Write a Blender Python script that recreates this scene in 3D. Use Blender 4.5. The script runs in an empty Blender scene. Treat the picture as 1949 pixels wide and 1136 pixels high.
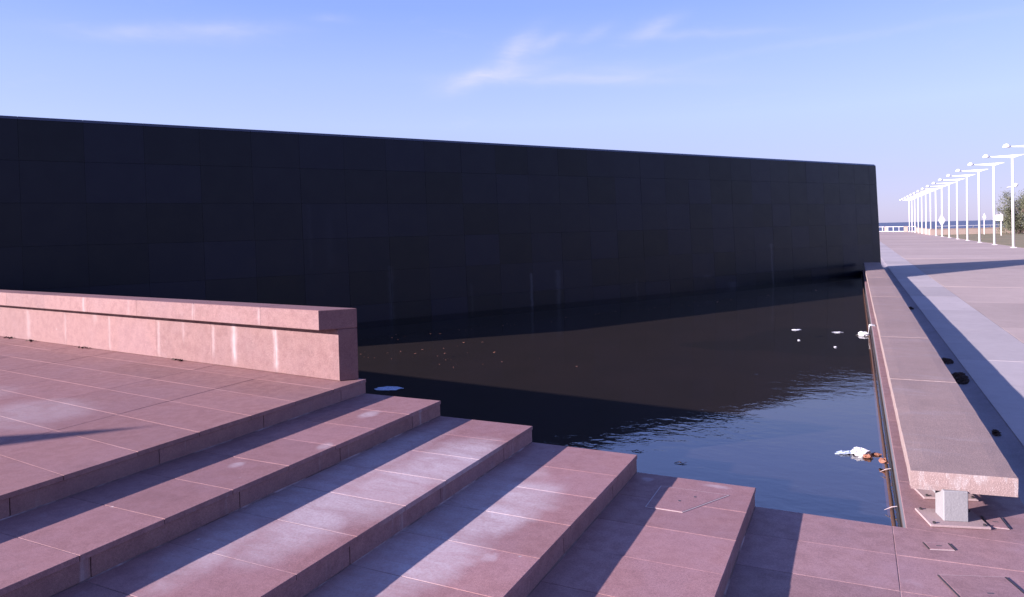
import bpy, bmesh, math, random
from mathutils import Vector, Matrix, Euler, noise

random.seed(7)
SC = bpy.context.scene
COL = SC.collection
V = Vector

# ------------------------------------------------------------------ camera
CAM_POS = V((0, 0, 1.6))
YAW, PITCH, ROLL = 0.4555, 0.0225, -0.0246
fw = V((-math.sin(YAW) * math.cos(PITCH), math.cos(YAW) * math.cos(PITCH), -math.sin(PITCH)))
rt0 = V((math.cos(YAW), math.sin(YAW), 0)); up0 = rt0.cross(fw)
rt = rt0 * math.cos(ROLL) + up0 * math.sin(ROLL); up = up0 * math.cos(ROLL) - rt0 * math.sin(ROLL)
cam = bpy.data.cameras.new('camera'); cam_o = bpy.data.objects.new('camera', cam); COL.objects.link(cam_o)
cam_o.matrix_world = Matrix(((rt.x, up.x, -fw.x, CAM_POS.x), (rt.y, up.y, -fw.y, CAM_POS.y),
                             (rt.z, up.z, -fw.z, CAM_POS.z), (0, 0, 0, 1)))
cam.sensor_width = 36; cam.lens = 1333.745 / 1949 * 36
cam.shift_y = -(568 - 470.96) / 1949
cam.clip_start = 0.1; cam.clip_end = 60000
SC.camera = cam_o

# ------------------------------------------------------------------ sun, sky, exposure
SUN_AZ, SUN_EL = 226.0, 17.2          # compass-style azimuth from +Y towards +X
SUN_STRENGTH, SKY_STRENGTH, EXPOSURE = 4.7, 0.075, 1.6
sd = V((math.sin(math.radians(SUN_AZ)) * math.cos(math.radians(SUN_EL)),
        math.cos(math.radians(SUN_AZ)) * math.cos(math.radians(SUN_EL)), math.sin(math.radians(SUN_EL))))
sun = bpy.data.lights.new('sun', 'SUN'); sun_o = bpy.data.objects.new('sun', sun); COL.objects.link(sun_o)
sun.energy = SUN_STRENGTH; sun.angle = math.radians(0.53); sun.color = (1.0, 0.87, 0.88)
sun_o.rotation_euler = sd.to_track_quat('Z', 'Y').to_euler(); sun_o.location = (-30, -30, 20)

SC.view_settings.view_transform = 'Standard'; SC.view_settings.look = 'None'
SC.view_settings.gamma = 1; SC.view_settings.exposure = EXPOSURE
SC.render.engine = 'CYCLES'
SC.cycles.max_bounces = 6; SC.cycles.transparent_max_bounces = 8
SC.cycles.caustics_reflective = False; SC.cycles.caustics_refractive = False


class NT:
    """small helper round a node tree"""
    def __init__(s, tree): s.t = tree; s.n = tree.nodes; s.l = tree.links
    def node(s, typ, **kw):
        nd = s.n.new(typ)
        for k, v in kw.items():
            setattr(nd, k, v)
        return nd
    def put(s, sock, v):
        if isinstance(v, bpy.types.NodeSocket): s.l.new(v, sock)
        elif v is not None:
            try: sock.default_value = v
            except Exception: sock.default_value = (v[0], v[1], v[2], 1) if hasattr(v, '__len__') else (v, v, v)
    def math(s, op, a, b=None, c=None, clamp=False):
        nd = s.node('ShaderNodeMath', operation=op, use_clamp=clamp)
        s.put(nd.inputs[0], a); s.put(nd.inputs[1], b); s.put(nd.inputs[2], c)
        return nd.outputs[0]
    def vmath(s, op, a, b=None):
        nd = s.node('ShaderNodeVectorMath', operation=op); s.put(nd.inputs[0], a); s.put(nd.inputs[1], b)
        return nd.outputs['Value'] if op in ('DOT_PRODUCT', 'LENGTH', 'DISTANCE') else nd.outputs[0]
    def mix(s, f, a, b, mode='MIX'):
        nd = s.node('ShaderNodeMix', data_type='RGBA', blend_type=mode, clamp_factor=True)
        s.put(nd.inputs[0], f); s.put(nd.inputs[6], a); s.put(nd.inputs[7], b)
        return nd.outputs[2]
    def ramp(s, f, lo, hi, a=0.0, b=1.0):
        nd = s.node('ShaderNodeMapRange', interpolation_type='SMOOTHSTEP')
        s.put(nd.inputs[0], f); s.put(nd.inputs[1], lo); s.put(nd.inputs[2], hi); s.put(nd.inputs[3], a); s.put(nd.inputs[4], b)
        return nd.outputs[0]
    def noise(s, vec, scale, detail=3, rough=0.5, dist=0.0):
        nd = s.node('ShaderNodeTexNoise'); s.put(nd.inputs['Vector'], vec); s.put(nd.inputs['Scale'], scale)
        s.put(nd.inputs['Detail'], detail); s.put(nd.inputs['Roughness'], rough); s.put(nd.inputs['Distortion'], dist)
        return nd.outputs[0]
    def scalev(s, vec, sc):
        nd = s.node('ShaderNodeMapping'); s.put(nd.inputs[0], vec); nd.inputs['Scale'].default_value = sc
        return nd.outputs[0]
    def xyz(s, vec):
        nd = s.node('ShaderNodeSeparateXYZ'); s.put(nd.inputs[0], vec); return nd.outputs


world = bpy.data.worlds.new('World'); SC.world = world; world.use_nodes = True
W = NT(world.node_tree); W.n.clear()
sky = W.node('ShaderNodeTexSky', sky_type='NISHITA', sun_disc=False)
sky.sun_elevation = math.radians(SUN_EL); sky.sun_rotation = math.radians(SUN_AZ)
sky.altitude = 0; sky.air_density = 1.0; sky.dust_density = 0.3; sky.ozone_density = 2.0
d = W.vmath('NORMALIZE', W.node('ShaderNodeTexCoord').outputs['Generated'])


def pix_dir(px, py):
    return (fw + rt * ((px - 974.5) / 1333.745) - up * ((py - 470.96) / 1333.745)).normalized()


wisp = W.noise(W.scalev(d, (5, 5, 26)), 2.2, 4, 0.62, 0.6)
wv = W.node('ShaderNodeTexNoise'); W.put(wv.inputs['Vector'], d); wv.inputs['Scale'].default_value = 15; wv.inputs['Detail'].default_value = 3; wv.inputs['Roughness'].default_value = .6
wsc = W.node('ShaderNodeVectorMath', operation='MULTIPLY_ADD'); W.put(wsc.inputs[0], wv.outputs['Color']); wsc.inputs[1].default_value = (.03, .03, .014); W.put(wsc.inputs[2], W.vmath('SUBTRACT', d, (.015, .015, .007)))
dw = wsc.outputs[0]
cover = W.math('MULTIPLY', W.ramp(wisp, 0.58, 0.85), 0.06)
soft = W.ramp(wisp, 0.25, 0.75, 0.5, 1.2)
tot = None
# cirrus wisps, given as directions in the sky (seen bearing) with half length, half height, tilt, strength
for px, py, hl, hh, tilt, st in [(300, 64, 105, 10, 3, .30), (430, 54, 85, 10, 5, .26), (985, 92, 36, 15, 32, .62), (1050, 82, 32, 9, 22, .42),
                                 (1135, 62, 26, 8, 20, .26), (890, 153, 42, 12, 18, .58), (970, 138, 70, 12, 8, .38), (1110, 150, 170, 8, -3, .34),
                                 (1180, 132, 130, 12, -4, .16), (1243, 51, 34, 10, 20, .48), (1345, 62, 90, 7, -4, .26), (1640, 66, 260, 6, 2, .12), (630, 35, 26, 6, 0, .22)]:
    c = pix_dir(px, py)
    h = V((c.y, -c.x, 0)).normalized(); b = h.cross(c)
    if b.z < 0: b = -b
    ta = math.radians(tilt); t = h * math.cos(ta) + b * math.sin(ta); n = b * math.cos(ta) - h * math.sin(ta)
    t = t * (1333 / hl); n = n * (1333 / hh)
    u = W.math('SUBTRACT', W.vmath('DOT_PRODUCT', dw, tuple(t)), c.dot(t)); v = W.math('SUBTRACT', W.vmath('DOT_PRODUCT', dw, tuple(n)), c.dot(n))
    q = W.math('MULTIPLY_ADD', u, u, W.math('MULTIPLY', v, v))
    g = W.math('MULTIPLY', W.math('POWER', 0.52, q), st * .66)
    tot = g if tot is None else W.math('ADD', tot, g)
cover = W.math('MULTIPLY_ADD', tot, soft, cover)
# hazy maritime air: paler towards the horizon, the same all round, over the clear Nishita sky
el = W.node('ShaderNodeValToRGB'); W.put(el.inputs[0], W.math('MULTIPLY', W.xyz(d)[2], 1.0, clamp=True))
cr = el.color_ramp; cr.interpolation = 'LINEAR'
for i, (p_, c_) in enumerate([(0.0, (.49, .49, .80)), (.06, (.50, .515, .86)), (.15, (.56, .66, 1.12)), (.22, (.47, .60, 1.14)), (.30, (.33, .48, 1.22)), (.55, (.20, .29, .84)), (1.0, (.15, .21, .6))]):
    e_ = cr.elements[i] if i < 2 else cr.elements.new(p_)
    e_.position = p_; e_.color = (*c_, 1)
haze_c = W.mix(1.0, el.outputs[0], (4.4, 4.4, 4.4, 1), 'MULTIPLY')
tint = W.mix(1.0, sky.outputs[0], (.90, .84, 1.28, 1), 'MULTIPLY')
tint = W.mix(W.ramp(W.xyz(d)[2], .25, .7, .78, .25), tint, haze_c)
world.cycles.sampling_method = 'MANUAL'; world.cycles.sample_map_resolution = 256
skyc = W.mix(W.math('MINIMUM', cover, 0.9), tint, (4.0, 3.8, 4.9, 1))
bg = W.node('ShaderNodeBackground'); W.put(bg.inputs[0], skyc); bg.inputs[1].default_value = SKY_STRENGTH
W.l.new(bg.outputs[0], W.node('ShaderNodeOutputWorld').inputs[0])

# ------------------------------------------------------------------ measured layout (metres)
R = 0.1615                         # riser
G = -5 * R                         # landing and esplanade level
STEP_X = [-4.913, -3.944, -2.886, -1.830, -0.793]
POOL_Y, RIM_X = 6.252, 0.338
ZW, ZF = G - 0.26, G - 0.47        # water, pool floor
ZB = -1.75                         # underside of masonry
WE = V((1.233, 42.044, G)); WTH = 0.5416; WZT = 4.721; WB = 0.237
WD = V((math.sin(WTH), math.cos(WTH), 0)); WN = V((-math.cos(WTH), math.sin(WTH), 0))
PA = V((-5.119, 6.053, 0)); PD = V((-0.9937, 0.1122, 0)); PB = V((0.1122, 0.9937, 0))
SHEAR = 0.105


# ------------------------------------------------------------------ materials
def new_mat(name):
    m = bpy.data.materials.new(name); m.use_nodes = True
    t = NT(m.node_tree); t.n.clear()
    out = t.node('ShaderNodeOutputMaterial'); b = t.node('ShaderNodeBsdfPrincipled')
    t.l.new(b.outputs[0], out.inputs[0])
    return m, t, b, out


def bump(t, b, h, strength, dist=0.01):
    nd = t.node('ShaderNodeBump'); nd.inputs['Strength'].default_value = strength; nd.inputs['Distance'].default_value = dist
    t.put(nd.inputs['Height'], h); t.l.new(nd.outputs[0], b.inputs['Normal']); return nd


def ellipses(t, pos, items, warp_amp=0.16, warp_scale=2.6):
    """irregular mineral stains with a fixed place on the paving: (x, y, rx, ry, strength, turn)"""
    sx, sy, sz = t.xyz(pos)
    n1 = t.math('MULTIPLY', t.math('SUBTRACT', t.noise(pos, warp_scale, 5, .62), .5), warp_amp * 2.2)
    n2 = t.math('MULTIPLY', t.math('SUBTRACT', t.noise(t.vmath('ADD', pos, (7.3, 1.7, 3.1)), warp_scale, 5, .62), .5), warp_amp * 3)
    tot = None
    for x, y, rx, ry, st, a in items:
        dx = t.math('ADD', t.math('SUBTRACT', sx, x), n1); dy = t.math('ADD', t.math('SUBTRACT', sy, y), n2)
        ca, sa = math.cos(a), math.sin(a)
        u = t.math('DIVIDE', t.math('ADD', t.math('MULTIPLY', dx, ca), t.math('MULTIPLY', dy, sa)), rx)
        v = t.math('DIVIDE', t.math('SUBTRACT', t.math('MULTIPLY', dy, ca), t.math('MULTIPLY', dx, sa)), ry)
        q = t.math('ADD', t.math('MULTIPLY', u, u), t.math('MULTIPLY', v, v))
        e = t.ramp(q, 1.5, 0.0, 0.0, st)
        tot = e if tot is None else t.math('MAXIMUM', tot, e)
    return tot


STAINS = {3: [(-3.10, 5.05, .40, .70, .62, 0), (-3.22, 4.35, .36, .70, .6, 0.1), (-3.36, 3.65, .30, .70, .62, .18), (-3.62, 3.05, .24, .55, .45, .2), (-3.74, 4.4, .30, 1.6, .5, 0)],
          4: [(-2.36, 4.98, .32, .34, .62, 0), (-2.40, 4.45, .26, .46, .68, -.2), (-2.46, 3.75, .28, .60, .62, 0), (-2.62, 5.3, .30, .30, .28, 0), (-2.70, 4.2, .28, 1.6, .45, 0), (-2.15, 3.87, .07, .07, .5, 0)],
          2: [(-4.32, 5.53, .09, .15, .5, 0), (-4.02, 4.54, .06, .11, .4, .4), (-4.35, 3.91, .06, .07, .4, 0)],
          5: [(-1.70, 6.11, .06, .05, .4, 0), (-1.10, 6.16, .12, .04, .35, 0)],
          1: [(-7.05, 3.95, .65, .48, .30, 0), (-6.9, 3.55, .6, .2, .2, 0), (-8.6, 4.2, .6, .35, .18, 0)]}


def granite(name, base, dark, stains=0, streaks=False, rough=0.62, speck=0.34, worn=0.25):
    m, t, b, out = new_mat(name)
    pos = t.node('ShaderNodeNewGeometry').outputs['Position']
    rnd = t.node('ShaderNodeObjectInfo').outputs['Random']
    big = t.noise(pos, 1.3, 3, .6); mid = t.noise(pos, 9, 3, .65); fine = t.noise(pos, 62, 3, .75); grain = t.noise(pos, 260, 0, .5)
    col = t.mix(t.ramp(mid, .35, .7), base, dark)
    col = t.mix(t.math('MULTIPLY', t.ramp(big, .4, .68), .45), col, tuple(c * f for c, f in zip(base, (.93, 1.0, 1.12))) )
    sp = t.math('ADD', t.math('MULTIPLY', t.math('SUBTRACT', fine, .5), speck * 2.6), t.math('MULTIPLY', t.math('SUBTRACT', grain, .5), speck * 3))
    col = t.mix(1.0, col, t.math('ADD', 1.0, sp), 'MULTIPLY')
    col = t.mix(1.0, col, t.math('ADD', .89, t.math('MULTIPLY', rnd, .22)), 'MULTIPLY')
    # grime blotches
    gr = t.ramp(t.noise(t.vmath('ADD', pos, (3, 9, 1)), 2.1, 4, .7), .56, .78, 0, .38)
    col = t.mix(gr, col, tuple(c * .62 for c in dark))
    pale = (.40, .31, .34, 1)
    col = t.mix(t.ramp(t.noise(t.vmath('ADD', pos, (11, 2, 5)), 3.4, 4, .7), .62, .8, 0, worn), col, pale)
    vo = t.node('ShaderNodeTexVoronoi'); t.put(vo.inputs['Vector'], pos); vo.inputs['Scale'].default_value = 3.2
    dots = t.math('MULTIPLY', t.ramp(vo.outputs['Distance'], .05, .025), t.math('GREATER_THAN', t.xyz(vo.outputs['Color'])[0], .55))
    col = t.mix(t.math('MULTIPLY', dots, .55), col, (.46, .40, .41, 1))
    if stains:
        s1 = ellipses(t, pos, STAINS[stains], .16 if stains in (1, 3, 4) else .03, 2.6 if stains in (1, 3, 4) else 9)
        s1 = t.math('MULTIPLY', s1, t.math('MULTIPLY', t.ramp(t.noise(pos, 55, 3, .7), .25, .7, .6, 1.1), t.ramp(t.noise(t.scalev(pos, (2.2, 6.5, 2)), 1.0, 5, .65, .8), .30, .66, .62, 1.15)), None, True)
        col = t.mix(s1, col, (.49, .43, .46, 1))
        # lime runs on upright faces
        nz = t.math('ABSOLUTE', t.xyz(t.node('ShaderNodeNewGeometry').outputs['Normal'])[2])
        run = t.ramp(t.noise(t.scalev(pos, (9, 9, .8)), 1.0, 4, .6), .60, .74, 0, .42)
        col = t.mix(t.math('MULTIPLY', run, t.ramp(nz, .3, .05)), col, (.40, .34, .37, 1))
    if streaks:
        a = t.vmath('DOT_PRODUCT', t.vmath('SUBTRACT', pos, tuple(PA)), tuple(PD)); z = t.xyz(pos)[2]
        wob = t.math('MULTIPLY', t.math('SUBTRACT', t.noise(t.scalev(pos, (3, 3, 5)), 1.0, 3, .6), .5), .08)
        tot = None
        for s0, wdt, st, z0, z1 in [(1.06, .035, 1, .02, .52), (1.83, .045, .95, .04, .55), (2.25, .03, .55, .1, .5), (2.9, .022, .35, .25, .52), (3.47, .03, .5, 0, .5),
                                    (4.73, .035, .45, .0, .5), (6.02, .03, .4, .05, .5), (7.24, .06, .5, .0, .5), (8.5, .05, .4, 0, .5), (5.1, .03, .6, .42, .79),
                                    (2.4, .03, .5, .58, .79), (1.12, .025, .6, .58, .77), (3.9, .03, .3, .58, .79), (5.15, .04, .3, .36, .52), (9.8, .05, .4, 0, .5)]:
            w = t.math('DIVIDE', t.math('ADD', t.math('SUBTRACT', a, s0), wob), wdt)
            e = t.math('MULTIPLY', t.math('EXPONENT', t.math('MULTIPLY', t.math('MULTIPLY', w, w), -1.0)), st)
            e = t.math('MULTIPLY', e, t.math('MULTIPLY', t.ramp(z, z0 - .06, z0 + .12), t.ramp(z, z1 + .03, z1 - .03)))
            tot = e if tot is None else t.math('MAXIMUM', tot, e)
        tot = t.math('MULTIPLY', tot, t.ramp(t.noise(t.scalev(pos, (30, 30, 8)), 1, 4, .7), .2, .65, .5, 1))
        col = t.mix(tot, col, (.32, .25, .25, 1))
        # vertical saw marks and fine dark pitting
        pit = t.ramp(t.noise(t.scalev(pos, (22, 22, 60)), 1, 4, .7), .64, .78, 0, .30)
        col = t.mix(pit, col, tuple(c * .6 for c in dark))
    t.put(b.inputs['Base Color'], col)
    t.put(b.inputs['Roughness'], t.ramp(mid, .3, .7, rough - .08, rough + .1))
    b.inputs['Specular IOR Level'].default_value = .35
    bump(t, b, t.math('MULTIPLY_ADD', mid, .35, fine), .3, .002)
    return m


def concrete(name, base, var=.18, streak=False, rough=.8, pebbles=False):
    m, t, b, out = new_mat(name)
    pos = t.node('ShaderNodeNewGeometry').outputs['Position']
    rnd = t.node('ShaderNodeObjectInfo').outputs['Random']
    big = t.noise(pos, .55, 3, .65); mid = t.noise(pos, 5, 4, .7); fine = t.noise(pos, 70, 2, .65)
    f = t.math('ADD', t.math('MULTIPLY', t.math('SUBTRACT', big, .5), var * 2.2), t.math('MULTIPLY', t.math('SUBTRACT', mid, .5), var * 1.6))
    f = t.math('ADD', f, t.math('MULTIPLY', t.math('SUBTRACT', fine, .5), var * 2.2))
    f = t.math('ADD', f, t.math('MULTIPLY', t.math('SUBTRACT', rnd, .5), var * 1.3))
    col = t.mix(1.0, base, t.math('ADD', 1.0, f), 'MULTIPLY')
    dirt = t.ramp(t.noise(t.vmath('ADD', pos, (4, 1, 8)), 1.6, 5, .72), .55, .8, 0, .45)
    col = t.mix(dirt, col, tuple(c * .55 for c in base))
    if streak:       # bird lime and rain streaks across the slabs
        s = t.ramp(t.noise(t.scalev(pos, (1.3, 4.2, 4)), 1.0, 5, .65), .50, .70, 0, .42)
        col = t.mix(s, col, (.40, .345, .36, 1))
        px, py, pz = t.xyz(pos)
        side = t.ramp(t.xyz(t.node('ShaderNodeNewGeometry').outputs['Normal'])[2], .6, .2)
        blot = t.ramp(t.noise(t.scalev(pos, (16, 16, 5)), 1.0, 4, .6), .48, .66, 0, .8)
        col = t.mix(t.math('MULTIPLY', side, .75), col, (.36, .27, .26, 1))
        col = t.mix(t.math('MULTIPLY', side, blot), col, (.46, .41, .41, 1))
    if pebbles:
        vo = t.node('ShaderNodeTexVoronoi'); t.put(vo.inputs['Vector'], pos); vo.inputs['Scale'].default_value = 95
        pb = t.ramp(vo.outputs['Distance'], .15, .5)
        col = t.mix(t.math('MULTIPLY', pb, .5), col, tuple(c * .45 for c in base))
        fine = t.math('SUBTRACT', fine, t.math('MULTIPLY', pb, .6))
    t.put(b.inputs['Base Color'], col); b.inputs['Roughness'].default_value = rough
    b.inputs['Specular IOR Level'].default_value = .3
    bump(t, b, t.math('ADD', fine, t.math('MULTIPLY', mid, .6)), .4, .006)
    return m


def plain(name, color, rough=.5, metal=0.0, var=.1, scale=12, spec=.5):
    m, t, b, out = new_mat(name)
    pos = t.node('ShaderNodeNewGeometry').outputs['Position']
    n = t.noise(pos, scale, 5, .65)
    t.put(b.inputs['Base Color'], t.mix(1.0, color, t.math('ADD', 1 - var, t.math('MULTIPLY', n, var * 2)), 'MULTIPLY'))
    t.put(b.inputs['Roughness'], t.ramp(n, .3, .7, max(rough - .08, .02), rough + .08)); b.inputs['Metallic'].default_value = metal
    b.inputs['Specular IOR Level'].default_value = spec
    return m


M = {}
for k_ in range(1, 6):
    M['granite_%d' % k_] = granite('red_granite_%d' % k_, *(((.242, .127, .122, 1), (.203, .102, .102, 1)) if k_ == 1 else ((.262, .140, .142, 1), (.220, .113, .117, 1)) if k_ < 4 else ((.296, .162, .162, 1), (.248, .130, .133, 1))), stains=k_)
M['granite_wall'] = granite('pale_red_granite', (.200, .105, .100, 1), (.175, .090, .088, 1), streaks=True, worn=.15)
M['granite_rim'] = granite('rim_granite', (.276, .164, .168, 1), (.230, .134, .140, 1))
M['grout'] = None
m, t, b, out = new_mat('mortar')
pos = t.node('ShaderNodeNewGeometry').outputs['Position']
t.put(b.inputs['Base Color'], t.mix(t.ramp(t.noise(pos, 2.2, 4, .65), .48, .66), (.13, .075, .078, 1), (.36, .26, .27, 1))); b.inputs['Roughness'].default_value = .9
M['grout'] = m
M['bench'] = concrete('bench_concrete', (.345, .245, .224, 1), .24, streak=True, pebbles=True)
M['path'] = concrete('path_concrete', (.36, .32, .325, 1), .15)
M['plaza'] = concrete('plaza_concrete', (.345, .272, .25, 1), .16)
M['gutter'] = concrete('gutter_concrete', (.235, .21, .235, 1), .3)
M['leg'] = concrete('leg_concrete', (.23, .225, .235, 1), .14)
M['plate'] = concrete('plate_stone', (.29, .215, .215, 1), .15)
M['sand'] = concrete('sand_wall', (.36, .28, .24, 1), .12)
M['subsoil'] = concrete('subsoil', (.24, .19, .16, 1), .2)
M['steel'] = plain('worn_steel', (.07, .065, .07, 1), .4, .6)
M['white'] = plain('white_paint', (.74, .72, .72, 1), .35, 0, .05)
M['frame'] = plain('pale_joint', (.46, .37, .37, 1), .8)
M['bag'] = plain('white_plastic', (.62, .62, .66, 1), .25, 0, .1, 30)
M['bluebag'] = plain('bluish_plastic', (.40, .47, .62, 1), .3, 0, .15, 30)
M['orange'] = plain('brown_leaf', (.24, .10, .06, 1), .6, 0, .3, 40)
M['litter'] = plain('dead_litter', (.055, .032, .026, 1), .9, 0, .5, 60)
M['algae'] = plain('wet_algae', (.085, .040, .020, 1), .55, 0, .55, 22)
M['bark'] = plain('bark', (.16, .12, .10, 1), .9, 0, .35, 14)
M['dark'] = plain('dark_paint', (.05, .05, .06, 1), .5)

# polished black granite
m, t, b, out = new_mat('black_granite')
pos = t.node('ShaderNodeNewGeometry').outputs['Position']; rnd = t.node('ShaderNodeObjectInfo').outputs['Random']
f1 = t.noise(pos, 240, 2, .6); f2 = t.noise(pos, 2.0, 5, .6)
col = t.mix(t.ramp(f1, .45, .75), (.0020, .0021, .0078, 1), (.0064, .0066, .0215, 1))
col = t.mix(1.0, col, t.math('ADD', .5, t.math('MULTIPLY', rnd, 1.1)), 'MULTIPLY')
# lime runs at certain joints, kept where the water has dripped
al = t.vmath('DOT_PRODUCT', t.vmath('SUBTRACT', pos, tuple(WE)), tuple(WD)); pz = t.xyz(pos)[2]
run = None
wob = t.math('MULTIPLY', t.math('SUBTRACT', t.noise(t.scalev(pos, (2, 2, 4)), 1, 3, .6), .5), .2)
for s0, wd_, st, z0, z1 in [(-22.55, .05, .9, -1.2, .1), (-21.35, .10, .55, -1.2, .15), (-9.05, .06, .8, -1.2, .75), (-9.02, .16, .9, .60, .72), (-27.9, .08, .35, -1.2, .6),
                            (-29.8, .12, .10, .6, 2.4), (-30.4, .05, .14, .6, 2.6), (-25.0, .05, .2, -1.2, -.1), (-17.5, .05, .3, -1.2, -.4), (-11.8, .25, .5, -1.2, -.85), (-13.4, .2, .4, -.62, -.45)]:
    w = t.math('DIVIDE', t.math('ADD', t.math('SUBTRACT', al, s0), wob), wd_)
    e = t.math('MULTIPLY', t.math('EXPONENT', t.math('MULTIPLY', t.math('MULTIPLY', w, w), -1.)), st * .09)
    e = t.math('MULTIPLY', e, t.math('MULTIPLY', t.ramp(pz, z0 - .05, z0 + .15), t.ramp(pz, z1 + .03, z1 - .02)))
    run = e if run is None else t.math('MAXIMUM', run, e)
soft = t.ramp(t.noise(t.scalev(pos, (2.6, 2.6, .16)), 1, 5, .62), .60, .80, 0, .005)
col = t.mix(t.math('ADD', run, soft), col, (.42, .42, .50, 1))
t.put(b.inputs['Base Color'], col); t.put(b.inputs['Roughness'], t.ramp(f2, .3, .7, .34, .40)); b.inputs['Specular IOR Level'].default_value = .24
bump(t, b, t.math('ADD', f1, t.math('MULTIPLY', f2, .4)), .05, .002)
M['black'] = m
M['sky_tint'] = plain('sky_tinted_black_granite', (.020, .022, .044, 1), .3, 0, .2, 5, .6)  # sky reflection on the coping chamfer put into a lighter bluish base colour

# pool water: clear, slightly brown, mirror-like by Fresnel, small ripples
m, t, b, out = new_mat('pool_water'); t.n.remove(b)
pos = t.node('ShaderNodeNewGeometry').outputs['Position']
calm = t.ramp(t.noise(pos, .28, 3, .5), .38, .62, .25, 1.0)
h1 = t.noise(t.scalev(pos, (1.0, 1.35, 1)), 4.2, 3, .5, .3); h2 = t.noise(pos, 15, 2, .5)
bp = t.node('ShaderNodeBump'); bp.inputs['Strength'].default_value = 1.0; bp.inputs['Distance'].default_value = .0050
t.put(bp.inputs['Height'], t.math('MULTIPLY', t.math('ADD', h1, t.math('MULTIPLY', h2, .16)), calm))
cosi = t.math('ABSOLUTE', t.vmath('DOT_PRODUCT', t.node('ShaderNodeNewGeometry').outputs['Incoming'], bp.outputs[0]))
fres = t.math('ADD', .25, t.math('MULTIPLY', .43, t.math('POWER', t.math('SUBTRACT', 1.0, cosi), 5.0)))
gl = t.node('ShaderNodeBsdfGlossy'); gl.inputs['Roughness'].default_value = .015; t.l.new(bp.outputs[0], gl.inputs['Normal'])
tr = t.node('ShaderNodeBsdfTransparent'); tr.inputs[0].default_value = (.84, .77, .74, 1)
mx = t.node('ShaderNodeMixShader'); t.l.new(fres, mx.inputs[0]); t.l.new(tr.outputs[0], mx.inputs[1]); t.l.new(gl.outputs[0], mx.inputs[2])
t.l.new(mx.outputs[0], out.inputs[0]); M['water'] = m

m, t, b, out = new_mat('pool_silt')
pos = t.node('ShaderNodeNewGeometry').outputs['Position']
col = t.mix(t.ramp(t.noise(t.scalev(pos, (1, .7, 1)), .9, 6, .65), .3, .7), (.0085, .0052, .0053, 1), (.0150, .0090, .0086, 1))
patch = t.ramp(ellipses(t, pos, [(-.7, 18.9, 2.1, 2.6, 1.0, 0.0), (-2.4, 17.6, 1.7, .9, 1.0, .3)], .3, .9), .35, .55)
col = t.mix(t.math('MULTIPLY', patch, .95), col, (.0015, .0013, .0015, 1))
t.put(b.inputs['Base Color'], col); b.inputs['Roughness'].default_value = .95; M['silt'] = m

m, t, b, out = new_mat('rim_face')
pos = t.node('ShaderNodeNewGeometry').outputs['Position']; pz = t.xyz(pos)[2]
n = t.math('MULTIPLY', t.math('SUBTRACT', t.noise(t.scalev(pos, (1, 7, 7)), 1, 5, .7), .5), .07)
col = t.mix(t.ramp(t.math('ADD', pz, n), ZW + .02, ZW + .11), (.045, .024, .016, 1), (.10, .105, .13, 1))
col = t.mix(t.ramp(t.math('ADD', pz, n), G - .05, G - .02), col, (.25, .20, .20, 1))
t.put(b.inputs['Base Color'], col); b.inputs['Roughness'].default_value = .8; M['rimface'] = m

m, t, b, out = new_mat('sea_water')
pos = t.node('ShaderNodeNewGeometry').outputs['Position']
t.put(b.inputs['Base Color'], t.mix(t.ramp(t.noise(t.scalev(pos, (.002, .012, 1)), 1, 5, .6), .35, .65), (.060, .070, .120, 1), (.080, .092, .145, 1)))
b.inputs['Roughness'].default_value = .45; b.inputs['Specular IOR Level'].default_value = .25
bump(t, b, t.noise(pos, .35, 4, .6), .6, .5); M['sea'] = m

m, t, b, out = new_mat('dry_grass_ground')
pos = t.node('ShaderNodeNewGeometry').outputs['Position']
t.put(b.inputs['Base Color'], t.mix(t.ramp(t.noise(pos, .35, 6, .7), .35, .65), (.21, .155, .085, 1), (.13, .125, .06, 1))); b.inputs['Roughness'].default_value = 1; M['verge'] = m

m, t, b, out = new_mat('leaves')
pos = t.node('ShaderNodeNewGeometry').outputs['Position']
t.put(b.inputs['Base Color'], t.mix(t.ramp(t.noise(pos, 1.1, 4, .7), .3, .7), (.055, .065, .03, 1), (.13, .135, .085, 1))); b.inputs['Roughness'].default_value = .7; M['leaf'] = m


# ------------------------------------------------------------------ object helpers
def finish(o, parent=None, label=None, cat=None, group=None, kind=None):
    if parent is not None:
        o.parent = parent
        o.matrix_parent_inverse = Matrix.Translation(-abs_loc(parent))
    if label: o['label'] = label
    if cat: o['category'] = cat
    if group: o['group'] = group
    if kind: o['kind'] = kind
    return o


ABS = {}
def abs_loc(o): return ABS.get(o.name, V((0, 0, 0)))


def empty(name, loc, label=None, cat=None, group=None, kind=None):
    o = bpy.data.objects.new(name, None); COL.objects.link(o); o.location = loc; o.empty_display_size = .2
    ABS[o.name] = V(loc)
    return finish(o, None, label, cat, group, kind)


def mobj(name, verts, faces, mat, parent=None, smooth=False, **kw):
    me = bpy.data.meshes.new(name); me.from_pydata([tuple(v) for v in verts], [], faces); me.update()
    bm = bmesh.new(); bm.from_mesh(me); bmesh.ops.recalc_face_normals(bm, faces=bm.faces); bm.to_mesh(me); bm.free()
    if smooth:
        for p in me.polygons: p.use_smooth = True
    me.materials.append(M[mat])
    o = bpy.data.objects.new(name, me); COL.objects.link(o)
    return finish(o, parent, **kw)


def inst(name, me, mtx, parent=None, **kw):
    o = bpy.data.objects.new(name, me); COL.objects.link(o)
    finish(o, parent, **kw)
    o.matrix_basis = mtx
    return o


def prism(poly, z0, z1):
    n = len(poly)
    vs = [(p[0], p[1], z0) for p in poly] + [(p[0], p[1], z1) for p in poly]
    fs = [tuple(range(n))[::-1], tuple(range(n, 2 * n))] + [(i, (i + 1) % n, n + (i + 1) % n, n + i) for i in range(n)]
    return vs, fs


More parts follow.
